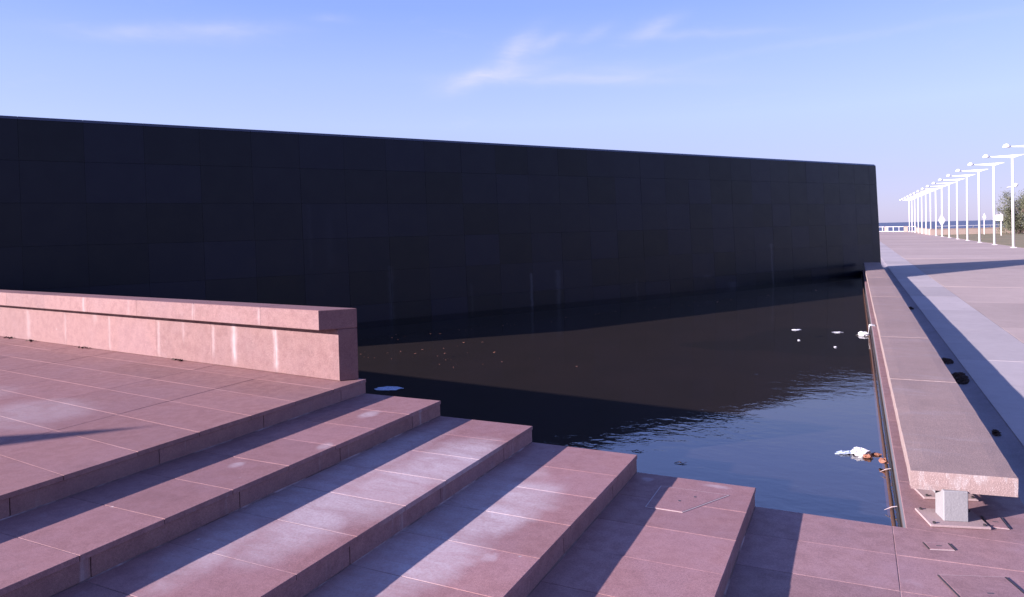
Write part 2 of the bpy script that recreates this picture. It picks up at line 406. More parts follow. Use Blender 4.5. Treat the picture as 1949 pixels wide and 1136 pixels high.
def inset_poly(poly, d):
    out = []; n = len(poly)
    for i in range(n):
        p0, p1, p2 = V(poly[i - 1]).to_2d(), V(poly[i]).to_2d(), V(poly[(i + 1) % n]).to_2d()
        e1 = (p1 - p0).normalized(); e2 = (p2 - p1).normalized()
        n1 = V((-e1.y, e1.x)); n2 = V((-e2.y, e2.x))
        bis = (n1 + n2); k = d / max(.2, (1 + n1.dot(n2)))
        out.append(p1 + bis * k)
    return out


def area(poly):
    return .5 * sum(poly[i - 1][0] * poly[i][1] - poly[i][0] * poly[i - 1][1] for i in range(len(poly)))


SLABS = {}
def slab_mesh(poly, thick, mat, bev=.006):
    """paving slab: flat underside, arrised top edge; poly is centred on its own origin, top at z=0"""
    key = (tuple((round(p[0], 3), round(p[1], 3)) for p in poly), thick, mat, bev)
    if key in SLABS: return SLABS[key]
    if area(poly) < 0: poly = poly[::-1]
    n = len(poly); ins = inset_poly(poly, bev)
    vs = [(p[0], p[1], -thick) for p in poly] + [(p[0], p[1], -bev * .7) for p in poly] + [(p[0], p[1], 0) for p in ins]
    fs = [tuple(range(n))[::-1], tuple(range(2 * n, 3 * n))]
    for k in (0, n):
        fs += [(k + i, k + (i + 1) % n, k + n + (i + 1) % n, k + n + i) for i in range(n)]
    me = bpy.data.meshes.new('slab'); me.from_pydata(vs, [], fs); me.materials.append(M[mat]); me.update()
    SLABS[key] = me
    return me


def lay(poly, z, thick, mat, parent, name='slab', gap=.0045, wob=.0009, bev=.0022, **kw):
    """lay one slab over polygon poly (world x, y), leaving half a joint all round"""
    if area(poly) < 0: poly = poly[::-1]
    p = inset_poly(poly, gap / 2)
    cx = sum(q[0] for q in p) / len(p); cy = sum(q[1] for q in p) / len(p)
    me = slab_mesh([(q[0] - cx, q[1] - cy) for q in p], thick, mat, bev)
    mt = Matrix.Translation((cx, cy, z + random.uniform(-wob, wob))) @ Euler((random.uniform(-wob, wob), random.uniform(-wob, wob), 0)).to_matrix().to_4x4()
    return inst(name, me, mt, parent, **kw)


def rect(x0, y0, x1, y1): return [(x0, y0), (x1, y0), (x1, y1), (x0, y1)]


def tube(pts, rad, n=8):
    """tube along a polyline; rad is one radius or a list"""
    pts = [V(p) for p in pts]; rr = rad if isinstance(rad, (list, tuple)) else [rad] * len(pts)
    vs, fs = [], []
    for i, p in enumerate(pts):
        dr = (pts[min(i + 1, len(pts) - 1)] - pts[max(i - 1, 0)]).normalized()
        a = dr.orthogonal().normalized(); b = dr.cross(a)
        for k in range(n):
            th = 2 * math.pi * k / n
            vs.append(p + (a * math.cos(th) + b * math.sin(th)) * rr[i])
    for i in range(len(pts) - 1):
        for k in range(n):
            fs.append((i * n + k, i * n + (k + 1) % n, (i + 1) * n + (k + 1) % n, (i + 1) * n + k))
    fs.append(tuple(range(n))[::-1]); fs.append(tuple((len(pts) - 1) * n + k for k in range(n)))
    return vs, fs


# ------------------------------------------------------------------ setting: ground, sea
sea = mobj('sea', [(-30000, 213, -3.2), (30000, 213, -3.2), (30000, 30000, -3.2), (-30000, 30000, -3.2)], [(0, 1, 2, 3)], 'sea', kind='structure')
# esplanade subsoil under the paving, cut round the pool
wl = WE + WN * .5 - WD * 41
gv = [(-600, -400), (-600, 212), (WE.x - .4, 212), (WE.x - .4, WE.y), (wl.x, wl.y), (-26, 6.2), (-26, -14), (-.6, -14), (-.6, -400)]
vs, fs = prism(gv, -6, G - .06)
mobj('ground', vs, fs, 'subsoil', kind='structure')
vs, fs = prism([(RIM_X + .05, -400), (600, -400), (600, 212), (WE.x - .39, 212), (WE.x - .39, WE.y - 1.6), (RIM_X + .05, WE.y - 2.5)], -6, G - .062)
mobj('ground', vs, fs, 'subsoil', kind='structure')

# ------------------------------------------------------------------ pool
pool_poly = [(RIM_X + .02, POOL_Y - .02), (RIM_X + .02, 41.2), (WE.x - 1.0 + .3 * 0 - WD.x * .6, WE.y - 1.2), (WE + WN * .3 - WD * 41).to_2d()[:], (-21.4, 8.4), (-5.0, 6.15)]
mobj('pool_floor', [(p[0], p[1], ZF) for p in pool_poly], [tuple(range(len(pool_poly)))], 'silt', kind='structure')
mobj('water', [(p[0], p[1], ZW) for p in pool_poly], [tuple(range(len(pool_poly)))], 'water', kind='structure')

# ------------------------------------------------------------------ upper terrace with its slabs
TY = lambda x: SHEAR * (STEP_X[0] - x)
pb0 = PA + PB * .172; pbl = PA + PD * 16.6 + PB * .172
core = [(STEP_X[0] - .035, -14), (STEP_X[0] - .035, POOL_Y - .005), (pb0.x, pb0.y + .025), (pbl.x, pbl.y + .02), (-26, 6.4), (-26, -14)]
vs, fs = prism(core, ZB, -.0025)
terrace = mobj('terrace_pavement', vs, fs, 'grout', kind='structure')
xs = [STEP_X[0] + .004, -6.15] + [-6.15 - 1.165 * i for i in range(1, 12)]
ys = [POOL_Y] + [5.705 - .556 * i for i in range(0, 12)]
ysx = [7.41, 6.83, POOL_Y + .03]
for i in range(len(xs) - 1):
    x1, x0 = xs[i], xs[i + 1]
    rows = [(ys[k + 1], ys[k]) for k in range(len(ys) - 1)]
    for (a, b_) in rows:
        if b_ < .5: continue
        shift = 0
        poly = [(x0, a + TY(x0)), (x1, a + TY(x1)), (x1, b_ + TY(x1)), (x0, b_ + TY(x0))]
        if b_ == POOL_Y:
            # the row that runs under the parapet, cut to the terrace edge
            if i == 0:
                poly = [(x0, a + TY(x0)), (x1, a + TY(x1)), (x1, POOL_Y), (pb0.x + .02, pb0.y + .035), (x0, PA.y + .18 + (PA.x - x0) * .1129)]
            else:
                poly = [(x0, a + TY(x0)), (x1, a + TY(x1)), (x1, PA.y + .18 + (PA.x - x1) * .1129), (x0, PA.y + .18 + (PA.x - x0) * .1129)]
        lay(poly, 0, .034, 'granite_1', terrace)

# ------------------------------------------------------------------ staircase
stairs = empty('staircase', (STEP_X[-1], 3, G), 'broad staircase of five red granite steps descending beside the pool', 'stairs')
tread_rows = [POOL_Y, 5.665] + [5.665 - .541 * i for i in range(1, 10)]
for s in range(5):
    xb = STEP_X[s]; z = -R * s
    # riser facing of step s is carried by the step below
    if s < 4:
        xf = STEP_X[s + 1]; zt = -R * (s + 1)
        vs, fs = prism(rect(xb - .034, -14, xf - .036, POOL_Y - .004), ZB, zt - .0025)
        step = mobj('step', vs, fs, 'grout', stairs)
        for k in range(len(tread_rows) - 1):
            y1, y0 = tread_rows[k], tread_rows[k + 1]
            off = (0, .03, -.02, .01)[s] if 0 < k else 0
            off0 = (0, .03, -.02, .01)[s]
            lay(rect(xb - .02, y0 + off0, xf + .004, y1 + off), zt, .034, 'granite_%d' % (s + 2), step)
        top = step
    # riser slabs
    par = stairs if s == 0 else None
    yy = POOL_Y; k = 0
    first = .42 + .1 * s
    while yy > -.5:
        ln = first if k == 0 else 1.082
        y0 = yy - ln
        h = R - .034 - .006
        me_key = ('riser', s, round(ln, 3))
        if me_key not in SLABS:
            me0 = slab_mesh(rect(-ln / 2 + .003, -h / 2, ln / 2 - .003, h / 2), .032, 'granite_%d' % max(s, 1), .003); SLABS[me_key] = me0
        # local x -> world y, local y -> world z, local z -> world +x
        rot = Matrix(((0, 0, 1, 0), (1, 0, 0, 0), (0, 1, 0, 0), (0, 0, 0, 1)))
        mt = Matrix.Translation((xb - .006 + random.uniform(-.001, .001), (yy + y0) / 2, z - .036 - h / 2)) @ rot
        inst('riser_slab', SLABS[me_key], mt, step_prev if s else terrace)
        yy = y0; k += 1
    xm, zm = xb - .006, -R * (s + 1)
    vs, fs = [], []
    nseg = 60
    for k in range(nseg + 1):
        yk = POOL_Y - .01 - 8.0 * k / nseg; w_ = max(.002, .007 + .008 * noise.noise(V((yk * 3.1, s * 7.7, 0))))
        vs += [(xm - .002, yk, zm + w_), (xm + w_, yk, zm + .0008), (xm - .002, yk, zm - .002)]
    for k in range(nseg):
        for a_, b_ in ((0, 1), (1, 2), (2, 0)): fs.append((k * 3 + a_, k * 3 + b_, k * 3 + 3 + b_, k * 3 + 3 + a_))
    mobj('mortar_bead', vs, fs, 'grout', step_prev if s else terrace)
    step_prev = top
# core below the lowest riser is the step 4 block itself

# trapezoid access cover on the lowest step
zt = -R * 4
hp = [(-1.541, 5.485), (-1.25, 5.485), (-.976, 5.979), (-1.541, 5.979)]
hatch = empty('access_cover', (-1.3, 5.7, zt), 'trapezoid granite access cover with pale joints on the lowest step', 'access cover')
vs, fs = prism(inset_poly(hp, -.005), zt + .0015, zt + .004); mobj('joint_frame', vs, fs, 'frame', hatch)
cp = inset_poly(hp, .003); cx = sum(p[0] for p in cp) / 4; cy = sum(p[1] for p in cp) / 4
inst('cover_slab', slab_mesh([(p[0] - cx, p[1] - cy) for p in cp], .006, 'granite_5', .002), Matrix.Translation((cx, cy, zt + .0065)), hatch)
for hx, hy in ((-1.22, 5.83), (-1.32, 5.70)):
    vs, fs = tube([(hx, hy, zt + .005), (hx, hy, zt + .0085)], .011, 10); mobj('lifting_hole', vs, fs, 'dark', hatch)

# ------------------------------------------------------------------ lower landing
lp = [(STEP_X[4] - .034, -14), (1.25, -14), (1.25, POOL_Y - .002), (STEP_X[4] - .034, POOL_Y - .002)]
vs, fs = prism(lp, ZB, G - .0025)
landing = mobj('landing_pavement', vs, fs, 'grout', kind='structure')
ly = [POOL_Y, 5.71, 5.15, 4.59, 4.03, 3.47, 2.91]
lx = [STEP_X[4] - .02, .238, 1.25]
for k in range(len(ly) - 1):
    for i in range(2):
        sl = .07 if i == 1 else 0.03
        a, b_ = ly[k + 1], ly[k]
        f = lambda y, x: y + (0 if y == POOL_Y else sl * (x - .238)) 
        x0, x1 = lx[i], lx[i + 1]
        lay([(x0, f(a, x0)), (x1, f(a, x1)), (x1, f(b_, x1)), (x0, f(b_, x0))], G, .034, 'granite_rim', landing)

# ------------------------------------------------------------------ pool rim paving, gutter, path, plaza
vs, fs = prism(rect(RIM_X + .01, POOL_Y, 1.25, 40.4), ZB, G - .0025)
rim = mobj('rim_pavement', vs, fs, 'grout', kind='structure')
y = POOL_Y + .002; k = 0
while y < 40.2:
    y1 = min(y + 1.12, 40.3)
    lay(rect(RIM_X - .004, y, 1.25, y1), G, .034, 'granite_rim', rim); y = y1; k += 1
# facing of the pool's right side
mobj('pool_wall', *prism(rect(RIM_X + .0, POOL_Y + .002, RIM_X + .012, 40.6), ZB, G - .037), 'rimface', kind='structure')
# low algae-covered lip along the waterline, a narrow slot of water behind it
vs, fs = [], []
nseg = 170
for k in range(nseg + 1):
    yk = POOL_Y + .003 + 34.2 * k / nseg; nz_ = noise.noise(V((0, yk * 2.3, 0)))
    x0 = .262 + .004 * nz_; x1 = .292 + .005 * noise.noise(V((4, yk * 3, 0)))
    zt_ = ZW + .022 + .010 * nz_
    vs += [(x0 - .01, yk, ZF - .05), (x0, yk, zt_ - .006), (x0 + .008, yk, zt_), (x1, yk, zt_ + .002), (x1 + .004, yk, ZF - .05)]
for k in range(nseg):
    for j in range(4): fs.append((k * 5 + j, k * 5 + j + 1, k * 5 + 6 + j, k * 5 + 5 + j))
mobj('pool_lip', vs, fs, 'algae', kind='structure', smooth=True)
# shallow gutter
n = 9; vs = []; fs = []
for yv in (6.30, 200):
    for i in range(n):
        u = i / (n - 1); vs.append((1.245 + .33 * u, yv, G - .004 - .045 * math.sin(math.pi * u) - (.0 if i else .0)))
for i in range(n - 1): fs.append((i, i + 1, n + i + 1, n + i))
mobj('gutter', vs, fs, 'gutter', kind='structure', smooth=True)
vs, fs = prism(rect(1.575, 2, 2.9, 205), ZB, G - .008)
path = mobj('concrete_path', vs, fs, 'gutter', kind='structure')
y = 2.6
while y < 200:
    y1 = y + 3.9; lay(rect(1.572, y, 2.9, y1), G + .008, .03, 'path', path, name='concrete_slab', gap=.008, wob=.001, bev=.003); y = y1
vs, fs = prism(rect(2.9, 2, 12.7, 205), ZB, G - .008)
plaza = mobj('plaza_pavement', vs, fs, 'gutter', kind='structure')
y = 2.0; j = 0
while y < 198:
    y1 = y + 5.6
    for x0, x1 in ((2.905, 12.65),):
        lay(rect(x0, y, x1, y1), G + .003, .03, 'plaza', plaza, name='concrete_slab', gap=.012, wob=.001, bev=.004)
    y = y1
# landing continues towards the path on the near right
lay(rect(1.25, 2.2, 1.572, 6.3), G - .001, .03, 'path', landing, name='concrete_slab')
# verge of dry grass between the plaza and the sea wall
mobj('grass_verge', *prism([(12.7, 30), (80, 30), (80, 212), (12.7, 212)], ZB, G + .01), 'verge', kind='structure')


# ------------------------------------------------------------------ parapet
par = empty('parapet', tuple(PA), 'pink granite parapet with overhanging coping and white lime streaks beside the pool', 'parapet')
e_ = V((.68, .733, 0)); 
def P3(s, o, z): return PA + PD * s + PB * o + V((0, 0, z))
def parapet_block(name, s0, s1, o0, o1, z0, z1, first, bev=.006):
    # the first block is mitred along the parapet's slanting end
    sl = lambda o: (-(e_.dot(PD)) * o / e_.dot(PB)) * -1 if first else s0
    q = [(sl(o0), o0), (s1, o0), (s1, o1), (sl(o1), o1)]
    pts = [P3(s, o, 0) for s, o in q]; poly = [(p.x, p.y) for p in pts]
    if area(poly) < 0: poly = poly[::-1]
    cx = sum(p[0] for p in poly) / 4; cy = sum(p[1] for p in poly) / 4
    loc = [(p[0] - cx, p[1] - cy) for p in poly]; ins = inset_poly(loc, bev); n = 4
    lay_ = [(loc if 0 < k < 3 else ins, zz) for k, zz in enumerate((z0, z0 + bev, z1 - bev, z1))]
    vs = [(p[0], p[1], zz - z0) for L, zz in lay_ for p in L]
    fs = [tuple(range(n))[::-1], tuple(range(3 * n, 4 * n))]
    for k in (0, n, 2 * n): fs += [(k + i, k + (i + 1) % n, k + n + (i + 1) % n, k + n + i) for i in range(n)]
    o = mobj(name, vs, fs, 'granite_wall', par)
    o.location = (cx, cy, z0)
    return o
edges = [0, 1.06] + [1.06 + 1.235 * i for i in range(1, 14)]
for i in range(len(edges) - 1):
    parapet_block('wall_block', edges[i] + (.0012 if i else 0), edges[i + 1] - .0012, 0, .165, 0.001, .574, i == 0)
edges = [0, 1.10] + [1.10 + 1.30 * i for i in range(1, 13)]
for i in range(len(edges) - 1):
    parapet_block('coping_block', edges[i] + (.0015 if i else 0), edges[i + 1] - .0015, -.165, .166, .576, .794, i == 0)

# ------------------------------------------------------------------ black wall
wall = empty('memorial_wall', tuple(WE), 'long black granite panelled wall rising behind the reflecting pool', 'wall')
H = WZT - G; tilt = math.atan2(WB, H)
wz = (V((0, 0, 1)) * math.cos(tilt) + WN * math.sin(tilt)).normalized(); wy = wz.cross(WD)   # outward? check below
if wy.dot(WN) < 0: wy = -wy
def wall_mtx(al, zup, out_=0):
    o = WE + WD * al + wz * zup - wy * out_
    # local x along the wall, local y up the face, local z outward
    return Matrix(((WD.x, wz.x, -wy.x, o.x), (WD.y, wz.y, -wy.y, o.y), (WD.z, wz.z, -wy.z, o.z), (0, 0, 0, 1)))
rows = [5.44, 4.44, 3.40, 2.34, 1.29, .26, -.90]
cols = [0, -.69] + [-.69 - 1.36 * i for i in range(1, 32)]
for i in range(len(cols) - 1):
    a1, a0 = cols[i], cols[i + 1]; w_ = a1 - a0
    for j in range(len(rows) - 1):
        h_ = rows[j] - rows[j + 1]
        me = slab_mesh(rect(-w_ / 2 + .002, -h_ / 2 + .002, w_ / 2 - .002, h_ / 2 - .002), .03, 'black', .0015)
        mt = wall_mtx((a0 + a1) / 2, (rows[j] + rows[j + 1]) / 2, random.uniform(-.0025, .0025)) @ Euler((random.uniform(-.0012, .0012), random.uniform(-.0012, .0012), 0)).to_matrix().to_4x4()
        inst('panel', me, mt, wall)
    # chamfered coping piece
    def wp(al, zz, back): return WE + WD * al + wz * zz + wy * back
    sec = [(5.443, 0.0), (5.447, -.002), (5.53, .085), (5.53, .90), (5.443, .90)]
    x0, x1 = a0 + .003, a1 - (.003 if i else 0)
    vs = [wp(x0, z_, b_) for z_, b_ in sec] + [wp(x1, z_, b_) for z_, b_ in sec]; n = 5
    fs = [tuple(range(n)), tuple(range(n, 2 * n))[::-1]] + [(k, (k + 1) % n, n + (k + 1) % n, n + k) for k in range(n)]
    mobj('coping_stone', vs, fs, 'sky_tint', wall)
sec = [(-1.1, .028), (5.44, .028), (5.44, .88), (-1.1, .88)]
vs = [wp(cols[-1], z_, b_) for z_, b_ in sec] + [wp(-.03, z_, b_) for z_, b_ in sec]
mobj('core', vs, [(0, 1, 2, 3), (7, 6, 5, 4), (0, 1, 5, 4), (1, 2, 6, 5), (2, 3, 7, 6), (3, 0, 4, 7)], 'black', wall)
for j in range(len(rows) - 1):
    vs = [wp(al, z_, b_) for al in (-.029, -.001) for z_, b_ in ((rows[j] - .003, .031), (rows[j + 1] + .003, .031), (rows[j + 1] + .003, .88), (rows[j] - .003, .88))]
    mobj('end_panel', vs, [(0, 1, 2, 3), (7, 6, 5, 4), (0, 1, 5, 4), (1, 2, 6, 5), (2, 3, 7, 6), (3, 0, 4, 7)], 'black', wall)

# ------------------------------------------------------------------ bench
TURN = math.radians(15)
bench = empty('concrete_bench', (.75, 6.6, G), 'very long low concrete slab bench running beside the pool to the black wall', 'bench')
def slab_block(x0, y0, x1, y1, z0, z1, mat, name, parent, skew=0.0, rag=.006, seg=(5, 14, 3)):
    """cast slab with slightly worn arrises and uneven faces"""
    bm = bmesh.new(); bmesh.ops.create_cube(bm, size=1)
    bmesh.ops.bevel(bm, geom=bm.edges[:], offset=.016, offset_type='OFFSET', segments=1, affect='EDGES') if False else None
    for ax, cuts in ((0, seg[0]), (1, seg[1]), (2, seg[2])):
        es = [e for e in bm.edges if abs((e.verts[0].co - e.verts[1].co)[ax]) > .5 or (abs((e.verts[0].co - e.verts[1].co).normalized()[ax]) > .99)]
        bmesh.ops.subdivide_edges(bm, edges=es, cuts=cuts, use_grid_fill=True)
    for v in bm.verts:
        c = v.co.copy()
        x = x0 + (c.x + .5) * (x1 - x0); y = y0 + (c.y + .5) * (y1 - y0); zz = z0 + (c.z + .5) * (z1 - z0)
        nb = (abs(c.x) > .49) + (abs(c.y) > .49) + (abs(c.z) > .49)
        p = V((x, y + skew * (x - x0), zz))
        if nb >= 2:
            cen = V(((x0 + x1) / 2, p.y, (z0 + z1) / 2)) if abs(c.y) < .49 else V(((x0 + x1) / 2, (y0 + y1) / 2, (z0 + z1) / 2))
            dlt = V((-math.copysign(1, c.x) if abs(c.x) > .49 else 0, -math.copysign(1, c.y) if abs(c.y) > .49 else 0, -math.copysign(1, c.z) if abs(c.z) > .49 else 0))
            p += dlt * (rag * (.6 + .9 * abs(noise.noise(p * 6))))
        p += V((noise.noise(p * 4.1), noise.noise(p * 4.1 + V((5, 0, 0))), noise.noise(p * 3.3 + V((0, 7, 0))))) * rag * .35
        v.co = p
    me = bpy.data.meshes.new(name); bm.to_mesh(me); bm.free(); me.materials.append(M[mat])
    o = bpy.data.objects.new(name, me); COL.objects.link(o); return finish(o, parent)
BX0, BX1, BZ0, BZ1 = .378, 1.118, G + .24, G + .40
y = 6.46; k = 0
while y < 40.0:
    y1 = min(y + 3.75, 40.35)
    sk = .135 if k == 0 else 0
    o = slab_block(BX0 + random.uniform(-.004, .004), y, BX1 + random.uniform(-.004, .004), y1 - .006, BZ0, BZ1 + random.uniform(-.003, .003), 'bench', 'seat_slab', bench, 0)
    if k == 0:
        for v in o.data.vertices:
            f = max(0, 1 - (v.co.y - 6.46) / 1.2); v.co.y += .135 * (v.co.x - BX0) * f
    legs = ((.672, y + .10), (.672, y + .72), (.70, y1 - .35))
    for lx_, ly_ in legs:
        rm = Matrix.Translation((lx_, ly_, G)) @ Matrix.Rotation(TURN, 4, 'Z')
        key = 'bench_leg'
        if key not in SLABS:
            vsl, fsl = prism(rect(-.09, -.085, .09, .085), .018, .262); me = bpy.data.meshes.new('leg'); me.from_pydata(vsl, [], fsl)
            bm = bmesh.new(); bm.from_mesh(me); bmesh.ops.bevel(bm, geom=[e for e in bm.edges], offset=.006, segments=1, affect='EDGES'); bm.to_mesh(me); bm.free()
            me.materials.append(M['leg']); SLABS[key] = me
            vsl, fsl = prism(rect(-.215, -.17, .215, .17), .002, .02); me = bpy.data.meshes.new('base_plate'); me.from_pydata(vsl, [], fsl)
            bm = bmesh.new(); bm.from_mesh(me); bmesh.ops.bevel(bm, geom=[e for e in bm.edges], offset=.003, segments=1, affect='EDGES'); bm.to_mesh(me); bm.free()
            me.materials.append(M['plate']); SLABS['base_plate'] = me
            vsl, fsl = tube([(0, 0, .019), (0, 0, .034)], .011, 6); me = bpy.data.meshes.new('bolt'); me.from_pydata(vsl, [], fsl); me.materials.append(M['steel']); SLABS['bolt'] = me
        inst('leg', SLABS[key], rm, bench)
        pl = inst('base_plate', SLABS['base_plate'], rm, bench)
        if k == 0:
            for bx, by in ((-.18, -.14), (.18, -.14), (-.18, .14), (.18, .14)):
                inst('bolt', SLABS['bolt'], rm @ Matrix.Translation((bx, by, 0)), bench)
    y = y1; k += 1


# ------------------------------------------------------------------ access covers on the landing
def cover(name, cx, cy, w, l, turn, label, rails=True):
    o = empty(name, (cx, cy, G), label, 'access cover')
    rm = Matrix.Translation((cx, cy, G)) @ Matrix.Rotation(turn, 4, 'Z')
    inst('cover_slab', slab_mesh(rect(-w / 2, -l / 2, w / 2, l / 2), .006, 'granite_rim', .002), rm @ Matrix.Translation((0, 0, .0075)), o)
    vs, fs = prism(rect(-w / 2 - .003, -l / 2 - .009, w / 2 + .003, l / 2 + .009), .0015, .0035)
    mobj('joint_frame', [rm @ V(v) for v in vs], fs, 'frame', o)
    for sx in (-1, 1):
        x = sx * (w / 2 + .009)
        vs, fs = prism(rect(x - .004, -l / 2, x + .004, l / 2), .002, .0078)
        mobj('edge_rail', [rm @ V(v) for v in vs], fs, 'steel', o)
    vs, fs = prism(rect(-.02, -.006, .02, .006), .007, .0085)
    mobj('lifting_slot', [rm @ V(v) for v in vs], fs, 'dark', o)
    return o
cover('access_cover', .755, 5.33, .41, .46, math.radians(19), 'larger square granite access cover with steel edge rails on the landing')
cover('access_cover', .53, 5.975, .16, .105, math.radians(17), 'small granite access cover with steel edges in front of the bench leg')
cover('access_cover', .975, 6.625, .12, .22, math.radians(6), 'narrow access cover with steel edges right of the bench base plate')


# ------------------------------------------------------------------ street lamps
def dome(cx, cz, rad, seg=14, rings=5):
    vs, fs = [], []
    prof = [(rad * .93, -.18 * rad)] + [(rad * math.cos(a), rad * math.sin(a)) for a in [i * (math.pi / 2) / rings for i in range(rings)]]
    for r_, z_ in prof:
        for k in range(seg):
            a = 2 * math.pi * k / seg; vs.append((cx + r_ * math.cos(a), r_ * math.sin(a), cz + z_))
    vs.append((cx, 0, cz + rad)); topi = len(vs) - 1
    m_ = len(prof)
    for i in range(m_ - 1):
        for k in range(seg): fs.append((i * seg + k, i * seg + (k + 1) % seg, (i + 1) * seg + (k + 1) % seg, (i + 1) * seg + k))
    for k in range(seg): fs.append(((m_ - 1) * seg + k, (m_ - 1) * seg + (k + 1) % seg, topi))
    fs.append(tuple(range(seg))[::-1])
    return vs, fs
LH = 7.81
def lens_arm():
    # tapering box beam: deep over the pole, thin at both tips
    st = [(-1.50, .05, .10), (-.55, .16, .17), (0, .27, .20), (.45, .12, .12), (.85, .03, .05)]
    vs, fs = [], []
    for x, dp, w in st:
        topz = .10 + .02 * x
        vs += [(x, -w / 2, topz), (x, w / 2, topz), (x, w / 2, topz - dp), (x, -w / 2, topz - dp)]
    for i in range(len(st) - 1):
        for k in range(4): fs.append((i * 4 + k, i * 4 + (k + 1) % 4, i * 4 + 4 + (k + 1) % 4, i * 4 + 4 + k))
    fs += [(0, 1, 2, 3), (16, 19, 18, 17)]
    return vs, fs
LM = {}
def lm(name, vf, mat, smooth=False):
    me = bpy.data.meshes.new(name); me.from_pydata([tuple(v) for v in vf[0]], [], vf[1])
    bm = bmesh.new(); bm.from_mesh(me); bmesh.ops.recalc_face_normals(bm, faces=bm.faces); bm.to_mesh(me); bm.free()
    me.materials.append(M[mat])
    if smooth:
        for p in me.polygons: p.use_smooth = True
    LM[name] = me
lm('pole', tube([(0, 0, 0), (0, 0, LH - .12)], [.105, .085], 12), 'white', True)
lm('foot_plate', prism(rect(-.2, -.2, .2, .2), 0.0, .025), 'white')
lm('arm', ([(v[0], v[1], v[2] + LH - .06) for v in lens_arm()[0]], lens_arm()[1]), 'white')
lm('stem', tube([(-1.45, 0, LH + .0), (-1.72, 0, LH + .03)], .028, 8), 'white')
lm('lamp_head', dome(-1.86, LH - .02, .245), 'white', True)
ordw = ['nearest', 'second nearest', 'third nearest', 'fourth nearest', 'fifth nearest', 'sixth nearest', 'seventh nearest', 'eighth nearest', 'ninth nearest', 'tenth nearest',
        'eleventh nearest', 'fifth farthest', 'fourth farthest', 'third farthest', 'second farthest', 'farthest']
rl = random.Random(9)
for i in range(16):
    yl = 72.1 + 8.99 * (i - 1) if i < 10 else 72.1 + 8.99 * (i - 1)
    t_ = empty('street_lamp', (12.07, yl, G + .012), 'white street lamp with winged arm and dome head, ' + ordw[i] + ' in the row', 'street lamp', 'white lamps in a row along the plaza')
    t_.rotation_euler = (rl.uniform(-.004, .004), rl.uniform(-.004, .004), rl.uniform(-.05, .05))
    for nm in ('pole', 'foot_plate', 'arm', 'stem', 'lamp_head'):
        o = bpy.data.objects.new(nm, LM[nm]); COL.objects.link(o); o.parent = t_

# ------------------------------------------------------------------ sea wall, railing
def masonry_wall(name, p0, p1, h, th, label, nblk, cat='wall'):
    p0, p1 = V(p0), V(p1); dr = (p1 - p0); L = dr.length; dr.normalize(); nr = V((-dr.y, dr.x, 0))
    o = empty(name, tuple(p0), label, cat)
    for i in range(nblk):
        a, b_ = L * i / nblk + .01, L * (i + 1) / nblk - .01
        q = [p0 + dr * a, p0 + dr * b_, p0 + dr * b_ + nr * th, p0 + dr * a + nr * th]
        vs, fs = prism([(v.x, v.y) for v in q], G, G + h + random.uniform(-.01, .01)); mobj('wall_panel', vs, fs, 'sand', o)
    q = [p0 - nr * .06, p1 - nr * .06, p1 + nr * (th + .06), p0 + nr * (th + .06)]
    vs, fs = prism([(v.x, v.y) for v in q], G + h + .013, G + h + .10); mobj('coping', vs, fs, 'sand', o)
    return o
masonry_wall('sea_wall', (11.9, 143.5, 0), (34, 152, 0), .98, .4, 'low sand-coloured sea wall behind the lamp poles', 8)
masonry_wall('sea_wall', (13.2, 196, 0), (11.9, 145, 0), .95, .4, 'low sand-coloured wall end running away towards the sea railing', 6)
# handrail over the sea wall
rail = empty('handrail', (13, 146, G + 1.1), 'thin pale handrail on angled brackets above the sea wall', 'railing')
p0, p1 = V((12.6, 144.6, G)), V((34, 152.7, G)); up_ = V((0, 0, 1))
vs, fs = tube([p0 + up_ * 1.52, p1 + up_ * 1.52], .032, 6); mobj('rail', vs, fs, 'white', rail)
for i in range(8):
    q = p0.lerp(p1, (i + .3) / 8)
    vs, fs = tube([q + up_ * 1.06 + V((-.25, 0, 0)), q + up_ * 1.22, q + up_ * 1.5 + V((.1, 0, 0))], .055, 6); mobj('bracket', vs, fs, 'dark', rail)
# railing with stone piers at the end of the esplanade
dirr = (V((11.33, 199.2, G)) - V((6.1, 209.9, G)))
for i, (fx, lab) in enumerate([(.24, 'squat stone pier of the far sea railing, next to the black wall'), (1.0, 'squat stone pier of the far sea railing, next to the lamp row')]):
    q = V((6.1, 209.9, G)) + dirr * fx
    o = empty('stone_pier', tuple(q), lab, 'pier', 'stone piers of the far railing')
    vs, fs = prism(rect(q.x - .42, q.y - .42, q.x + .42, q.y + .42), G, G + 1.25); mobj('shaft', vs, fs, 'sand', o)
    vs, fs = prism(rect(q.x - .48, q.y - .48, q.x + .48, q.y + .48), G + 1.253, G + 1.36); mobj('cap', vs, fs, 'sand', o)
far = empty('sea_railing', (8, 206, G), 'white tubular railing closing the far end of the plaza before the sea', 'railing')
a_ = V((4.0, 212.2, G)); b2 = V((13.3, 196.5, G))
for hz in (1.28, .10):
    vs, fs = tube([a_ + up_ * hz, b2 + up_ * hz], .06, 6); mobj('rail', vs, fs, 'white', far)
for i in range(9):
    q = a_.lerp(b2, i / 8 + .02 * (i < 8)); w_ = .09 if i % 2 == 0 else .05
    vs, fs = tube([q, q + up_ * (1.28 if i % 2 == 0 else 1.28)], w_, 8); mobj('post', vs, fs, 'white', far)

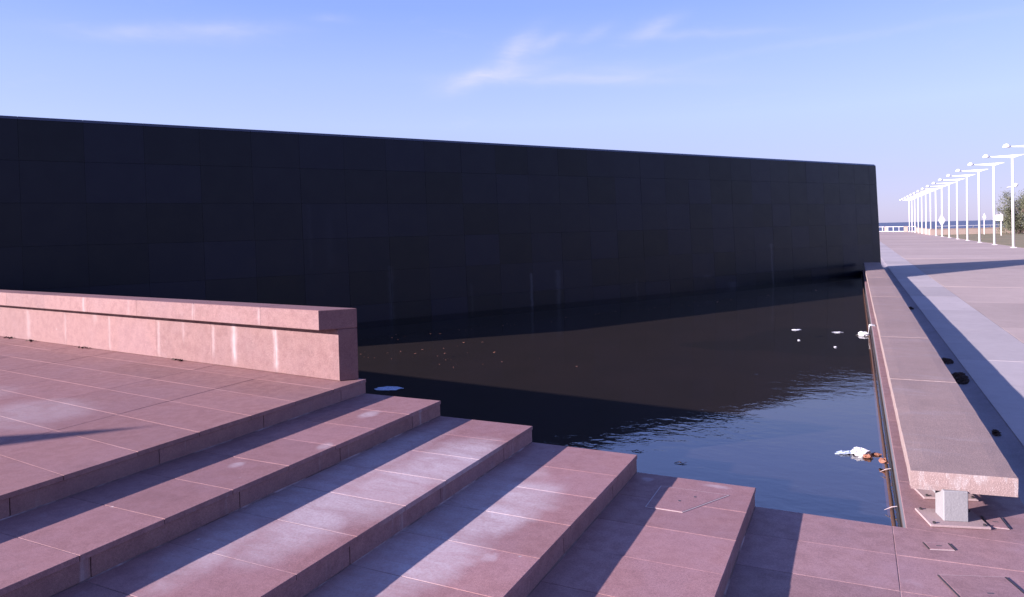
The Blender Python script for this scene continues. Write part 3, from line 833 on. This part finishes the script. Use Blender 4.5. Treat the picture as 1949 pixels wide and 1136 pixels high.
# ------------------------------------------------------------------ signs
def diamond_sign(loc, w, h, hc, face, label):
    o = empty('diamond_sign', (loc[0], loc[1], G + .01), label, 'sign', 'white diamond signs by the lamp poles')
    vs, fs = tube([(loc[0], loc[1], G), (loc[0], loc[1], G + hc + h * .3)], .05, 8); mobj('pole', vs, fs, 'white', o)
    fx = V((math.cos(face), math.sin(face), 0)); fy = V((-fx.y, fx.x, 0)); c = V((loc[0], loc[1], G + hc)) - fy * .07
    k = .86
    pts = [fx * -w / 2, up_ * h / 2, fx * w / 2, up_ * -h / 2]
    vs = [c + p + fy * .015 for p in pts] + [c + p - fy * .015 for p in pts]
    mobj('plate', vs, [(0, 1, 2, 3), (7, 6, 5, 4)] + [(i, (i + 1) % 4, 4 + (i + 1) % 4, 4 + i) for i in range(4)], 'white', o)
diamond_sign((12.75, 134), 1.15, 2.1, 2.55, math.radians(24), 'white diamond-shaped sign on a pole, the farther left of two')
diamond_sign((19.55, 141), .62, 1.45, 2.9, math.radians(24), 'white diamond-shaped sign beyond the sea wall grass, the right one of two')
# white box on a bracket behind the second lamp
bx = empty('box_sign', (19.9, 128, G), 'white box-shaped sign on a post left of the bushy tree', 'sign')
vs, fs = tube([(19.9, 128, G), (19.9, 128, G + 3.4)], .05, 8); mobj('pole', vs, fs, 'white', bx)
vs, fs = prism(rect(19.1, 127.75, 20.1, 127.92), G + 2.3, G + 3.2); mobj('cabinet', vs, fs, 'white', bx)
vs, fs = prism(rect(19.06, 127.70, 20.14, 127.96), G + 3.203, G + 3.27); mobj('lid', vs, fs, 'dark', bx)
# floodlight on a thin mast behind the tree
fl = empty('floodlight_mast', (24.6, 148, G), 'thin white mast with a small floodlight above the bushy tree', 'lamp')
vs, fs = tube([(24.6, 148, G), (24.6, 148, G + 8.1)], .06, 8); mobj('pole', vs, fs, 'white', fl)
vs, fs = tube([(23.9, 147.8, G + 8.0), (25.2, 148.2, G + 8.25)], .07, 8); mobj('crossbar', vs, fs, 'white', fl)
vs, fs = tube([(25.1, 148.1, G + 8.1), (25.3, 148.2, G + 8.55)], [.22, .30], 10); mobj('lamp_head', vs, fs, 'white', fl)


# ------------------------------------------------------------------ tree
tree = empty('tree', (24.2, 140, G), 'loose grey-green bushy tree beside the lamp poles at the right edge', 'tree')
rg = random.Random(3)
base = V((24.2, 140, G)); trunk = [base + V((0, 0, -.05)), base + V((.15, .05, .9)), base + V((.05, -.1, 2.2)), base + V((.25, .05, 3.6))]
vs, fs = tube(trunk, [.26, .2, .15, .09], 10); mobj('trunk', vs, fs, 'bark', tree, smooth=True)
tips = []
for i in range(34):
    f = rg.uniform(.05, 1); k = f * 2.99; st_ = trunk[int(k)].lerp(trunk[int(k) + 1], k - int(k))
    a = rg.uniform(0, 6.283); ln = rg.uniform(1.7, 3.6) * (1.15 - .4 * f)
    e = st_ + V((math.cos(a) * ln, math.sin(a) * ln, rg.uniform(.5, 2.6) + 1.0 * f + (0.6 if f > .7 else 0)))
    md = st_.lerp(e, .5) + V((rg.uniform(-.2, .2), rg.uniform(-.2, .2), .25))
    vs, fs = tube([st_, md, e], [.07, .045, .015], 5); mobj('limb', vs, fs, 'bark', tree, smooth=True)
    tips += [e, md.lerp(e, .5), md]
tips += [base + V((rg.uniform(-2.2, 2.2), rg.uniform(-2, 2), rg.uniform(.4, 1.6))) for _ in range(18)]
vs, fs = [], []
for tp in tips:
    cr = rg.uniform(.55, 1.0)
    for _ in range(170):
        p = tp + V((rg.gauss(0, .5), rg.gauss(0, .5), rg.gauss(0, .55))) * cr
        if p.z < G + .05: continue
        dr = V((rg.uniform(-1, 1), rg.uniform(-1, 1), rg.uniform(-.1, 1.2))).normalized(); sd_ = dr.orthogonal().normalized()
        sd_.rotate(Matrix.Rotation(rg.uniform(0, 6.28), 3, dr)); ln = rg.uniform(.16, .36); wd = rg.uniform(.03, .07)
        i0 = len(vs); vs += [p - sd_ * wd, p + dr * ln * .5 - sd_ * wd * .7, p + dr * ln, p + dr * ln * .5 + sd_ * wd * .7]; fs.append((i0, i0 + 1, i0 + 2, i0 + 3))
me = bpy.data.meshes.new('crown'); me.from_pydata([tuple(v) for v in vs], [], fs); me.materials.append(M['leaf'])
o = bpy.data.objects.new('crown', me); COL.objects.link(o); finish(o, tree)


# ------------------------------------------------------------------ litter in the pool
def crumpled(name, c, sx, sy, sz, mat, seed, turn=0, res=22, parent=None, **kw):
    """crumpled sheet or bag: closed lumpy shell lying on the water"""
    vs, fs = [], []; nu, nv = res, max(8, res // 2)
    for i in range(nv + 1):
        ph = math.pi * i / nv
        for k in range(nu):
            th = 2 * math.pi * k / nu
            p = V((math.sin(ph) * math.cos(th), math.sin(ph) * math.sin(th), math.cos(ph)))
            q = p * 2.1 + V((seed, seed * 1.7, 0))
            f = 1 + .55 * noise.noise(q) + .35 * noise.noise(q * 2.6)
            p = V((p.x * sx * f, p.y * sy * f, max(p.z * sz * (f + .3 * noise.noise(q * 4)), -.25 * sz)))
            p.rotate(Matrix.Rotation(turn, 3, 'Z')); vs.append(V(c) + p)
    for i in range(nv):
        for k in range(nu): fs.append((i * nu + k, i * nu + (k + 1) % nu, (i + 1) * nu + (k + 1) % nu, (i + 1) * nu + k))
    return mobj(name, vs, fs, mat, parent, **kw)
bag = empty('plastic_bag', (.0, 8.97, ZW), 'large crumpled white plastic bag floating by the near pool rim', 'plastic bag')
crumpled('bag_body', (.03, 8.97, ZW + .012), .11, .085, .05, 'bag', 3.3, .3, parent=bag)
crumpled('bag_handle', (-.14, 8.92, ZW + .008), .10, .035, .022, 'bluebag', 8.1, .45, parent=bag)
crumpled('leaf_clump', (.10, 8.86, ZW + .012), .05, .04, .025, 'orange', 5.1, .4, parent=bag)
crumpled('leaf_clump', (.19, 9.0, ZW + .008), .05, .03, .015, 'orange', 6.1, 0, parent=bag)
crumpled('plastic_bag', (.15, 18.6, ZW + .015), .12, .13, .06, 'bag', 12.2, .2, label='small white plastic bag caught against the pool rim far along the bench', cat='plastic bag')
rag_ = empty('plastic_strip', (RIM_X, 18.4, G), 'white plastic strip draped over the pool rim beside a floating bag', 'plastic strip')
vs, fs = [], []
prof = [(.40, .012), (.33, .02), (.284, .012), (.268, -.05), (.266, -.13), (.262, -.2)]
for k in range(5):
    yk = 18.25 + .075 * k
    for j, (x, z_) in enumerate(prof): vs.append((x + .012 * math.sin(3 * k + j), yk + (.05 * j if k < 3 else .02 * j) - .10 * (j > 3), G + z_))
for k in range(4):
    for j in range(5): fs.append((k * 6 + j, k * 6 + j + 1, k * 6 + 7 + j, k * 6 + 6 + j))
o = mobj('strip', vs, fs, 'bag', rag_); sm = o.modifiers.new('s', 'SOLIDIFY'); sm.thickness = .004
for i, (x, y_, a, b_, lab, mt_) in enumerate([(-1.36, 19.05, .12, .05, 'flat white scrap floating left of the other scraps on the dark patch', 'bag'),
                                             (-.42, 18.86, .14, .045, 'long white scrap floating between the left scrap and the rim bag', 'bag'),
                                             (-1.19, 17.33, .028, .025, 'tiny white fleck floating in front of the left scrap', 'bag'),
                                             (-.41, 16.59, .03, .03, 'tiny white fleck floating nearest the camera on the dark patch', 'bag'),
                                             (-7.3, 9.88, .24, .15, 'flat bluish plastic sheet floating by the end of the top step', 'bluebag')]):
    crumpled('floating_scrap', (x, y_, ZW + .006), a, b_, .014 if i < 4 else .01, mt_, 20 + 3.1 * i, .4, 14, label=lab, cat='litter', group='scraps floating in the pool')
for x, y_, lab in [(.255, 8.35, 'thin pale stick lying from the water to the rim nearest the bag'), (.262, 7.25, 'short pale stick at the pool rim near the front corner')]:
    vs, fs = tube([(x - .05, y_ - .02, ZW + .022), (x + .01, y_, ZW + .05), (x + .055, y_ + .01, ZW + .06)], [.002, .005, .003], 6); mobj('stick', vs, fs, 'frame', label=lab, cat='stick')
crumpled('leaf_clump', (.25, 8.62, ZW + .05), .045, .05, .035, 'orange', 31, 0, 12, label='small brown leaf clump stuck on the rim just below the white bag', cat='leaf')
crumpled('leaf_clump', (.23, 6.72, ZW + .01), .05, .035, .02, 'orange', 35, 0, 12, label='small orange leaf floating at the near pool corner', cat='leaf')
for x, y_, lab in [(-2.37, 8.10, 'small dark twig floating beyond the fourth step corner'), (-1.81, 7.86, 'small dark leaf floating right of the twig')]:
    vs, fs = tube([(x - .06, y_, ZW + .004), (x - .01, y_ + .03, ZW + .015), (x + .04, y_, ZW + .006), (x + .07, y_ + .05, ZW + .015)], [.003, .006, .005, .002], 6); mobj('twig', vs, fs, 'litter', label=lab, cat='twig')
# leaves drifting in the corner by the parapet and along the black wall
rg = random.Random(11); vs, fs = [], []
def leafq(x, y_, s):
    a = rg.uniform(0, 6.28); d1 = V((math.cos(a), math.sin(a), rg.uniform(-.1, .25))) * s; d2 = V((-math.sin(a), math.cos(a), rg.uniform(-.1, .25))) * s * .5
    c = V((x, y_, ZW + .012)); i0 = len(vs); vs.extend([c - d1, c - d2, c + d1, c + d2]); fs.append((i0, i0 + 1, i0 + 2, i0 + 3))
for _ in range(60): leafq(-9.2 + rg.gauss(0, 1.3), 12.8 + rg.gauss(0, .9), rg.uniform(.012, .04))
for _ in range(60):
    s = rg.uniform(-30, -9); p = WE + WD * s - WN * (3.6 + rg.gauss(0, .25)); leafq(p.x, p.y, rg.uniform(.012, .045))
mobj('floating_leaves', vs, fs, 'orange', label='scattered small leaves drifting on the pool', cat='leaves', kind='stuff')

# ------------------------------------------------------------------ litter on the paving
def clump(name, x, y_, rx, ry, h, nleaf, seed, label):
    rg = random.Random(seed); vs, fs = [], []
    for _ in range(nleaf):
        a = rg.uniform(0, 6.28); r_ = math.sqrt(rg.random()); px, py = x + rx * r_ * math.cos(a), y_ + ry * r_ * math.sin(a)
        c = V((px, py, G - .03 + h * (1 - r_ * r_) * rg.uniform(.3, 1)))
        d1 = V((rg.gauss(0, 1), rg.gauss(0, 1), rg.gauss(0, .6))).normalized(); d2 = d1.orthogonal().normalized(); s = rg.uniform(.02, .045)
        i0 = len(vs); vs.extend([c - d1 * s, c - d2 * s * .5, c + d1 * s, c + d2 * s * .5]); fs.append((i0, i0 + 1, i0 + 2, i0 + 3))
    mobj(name, vs, fs, 'litter', label=label, cat='leaf litter')
clump('leaf_pile', 1.42, 12.65, .11, .33, .10, 420, 1, 'dark pile of dead leaves in the gutter behind the bench')
clump('leaf_pile', 1.40, 14.15, .09, .16, .06, 160, 2, 'smaller dark scatter of dead leaves farther along the gutter')
clump('leaf_pile', 1.42, 9.55, .03, .07, .03, 40, 3, 'little dark leaf scatter in the gutter nearest the bench end')
clump('leaf_pile', 1.38, 22.6, .07, .14, .05, 60, 4, 'tiny dark leaf scatter far along the gutter near the black wall')
rg = random.Random(5)
for s_, lab in [(7.9, 'dark leaf crumbs at the parapet foot near the left edge'), (7.1, 'dark leaf crumbs at the parapet foot right of the first crumbs'), (5.4, 'single dark leaf crumb at the middle of the parapet foot'), (3.0, 'dark leaf crumb at the parapet foot nearer the end')]:
    p = PA + PD * s_ - PB * .05; vs, fs = [], []
    for _ in range(9):
        c = p + PD * rg.uniform(-.12, .12) + PB * rg.uniform(-.03, .03) + V((0, 0, .012)); d1 = V((rg.gauss(0, 1), rg.gauss(0, 1), rg.gauss(0, .5))).normalized() * .022; d2 = d1.orthogonal() * .6
        i0 = len(vs); vs.extend([c - d1, c - d2, c + d1, c + d2]); fs.append((i0, i0 + 1, i0 + 2, i0 + 3))
    mobj('leaf_crumbs', vs, fs, 'litter', label=lab, cat='leaf litter')

# ------------------------------------------------------------------ added unseen point behind the viewer, shaped to cast the terrace's wedge shadow
ppl = empty('shadow_caster', (-13.4, -3.65, 0), 'added unseen dark pointed block behind the viewer casting a wedge shadow on the terrace', 'shadow caster')
hh = 3.42; bw = 1.05
vs = [(-13.4 - bw, -3.65 - bw, .3), (-13.4 + bw, -3.65 - bw, .3), (-13.4 + bw, -3.65 + bw, .3), (-13.4 - bw, -3.65 + bw, .3), (-13.4, -3.65, hh)]
mobj('caster_point', vs, [(0, 1, 2, 3), (0, 1, 4), (1, 2, 4), (2, 3, 4), (3, 0, 4)], 'black', ppl)
vs, fs = prism(rect(-13.4 - 1.8, -3.65 - 1.8, -13.4 + 1.8, -3.65 + 1.8), .001, .297); mobj('caster_base', vs, fs, 'granite_rim', ppl)
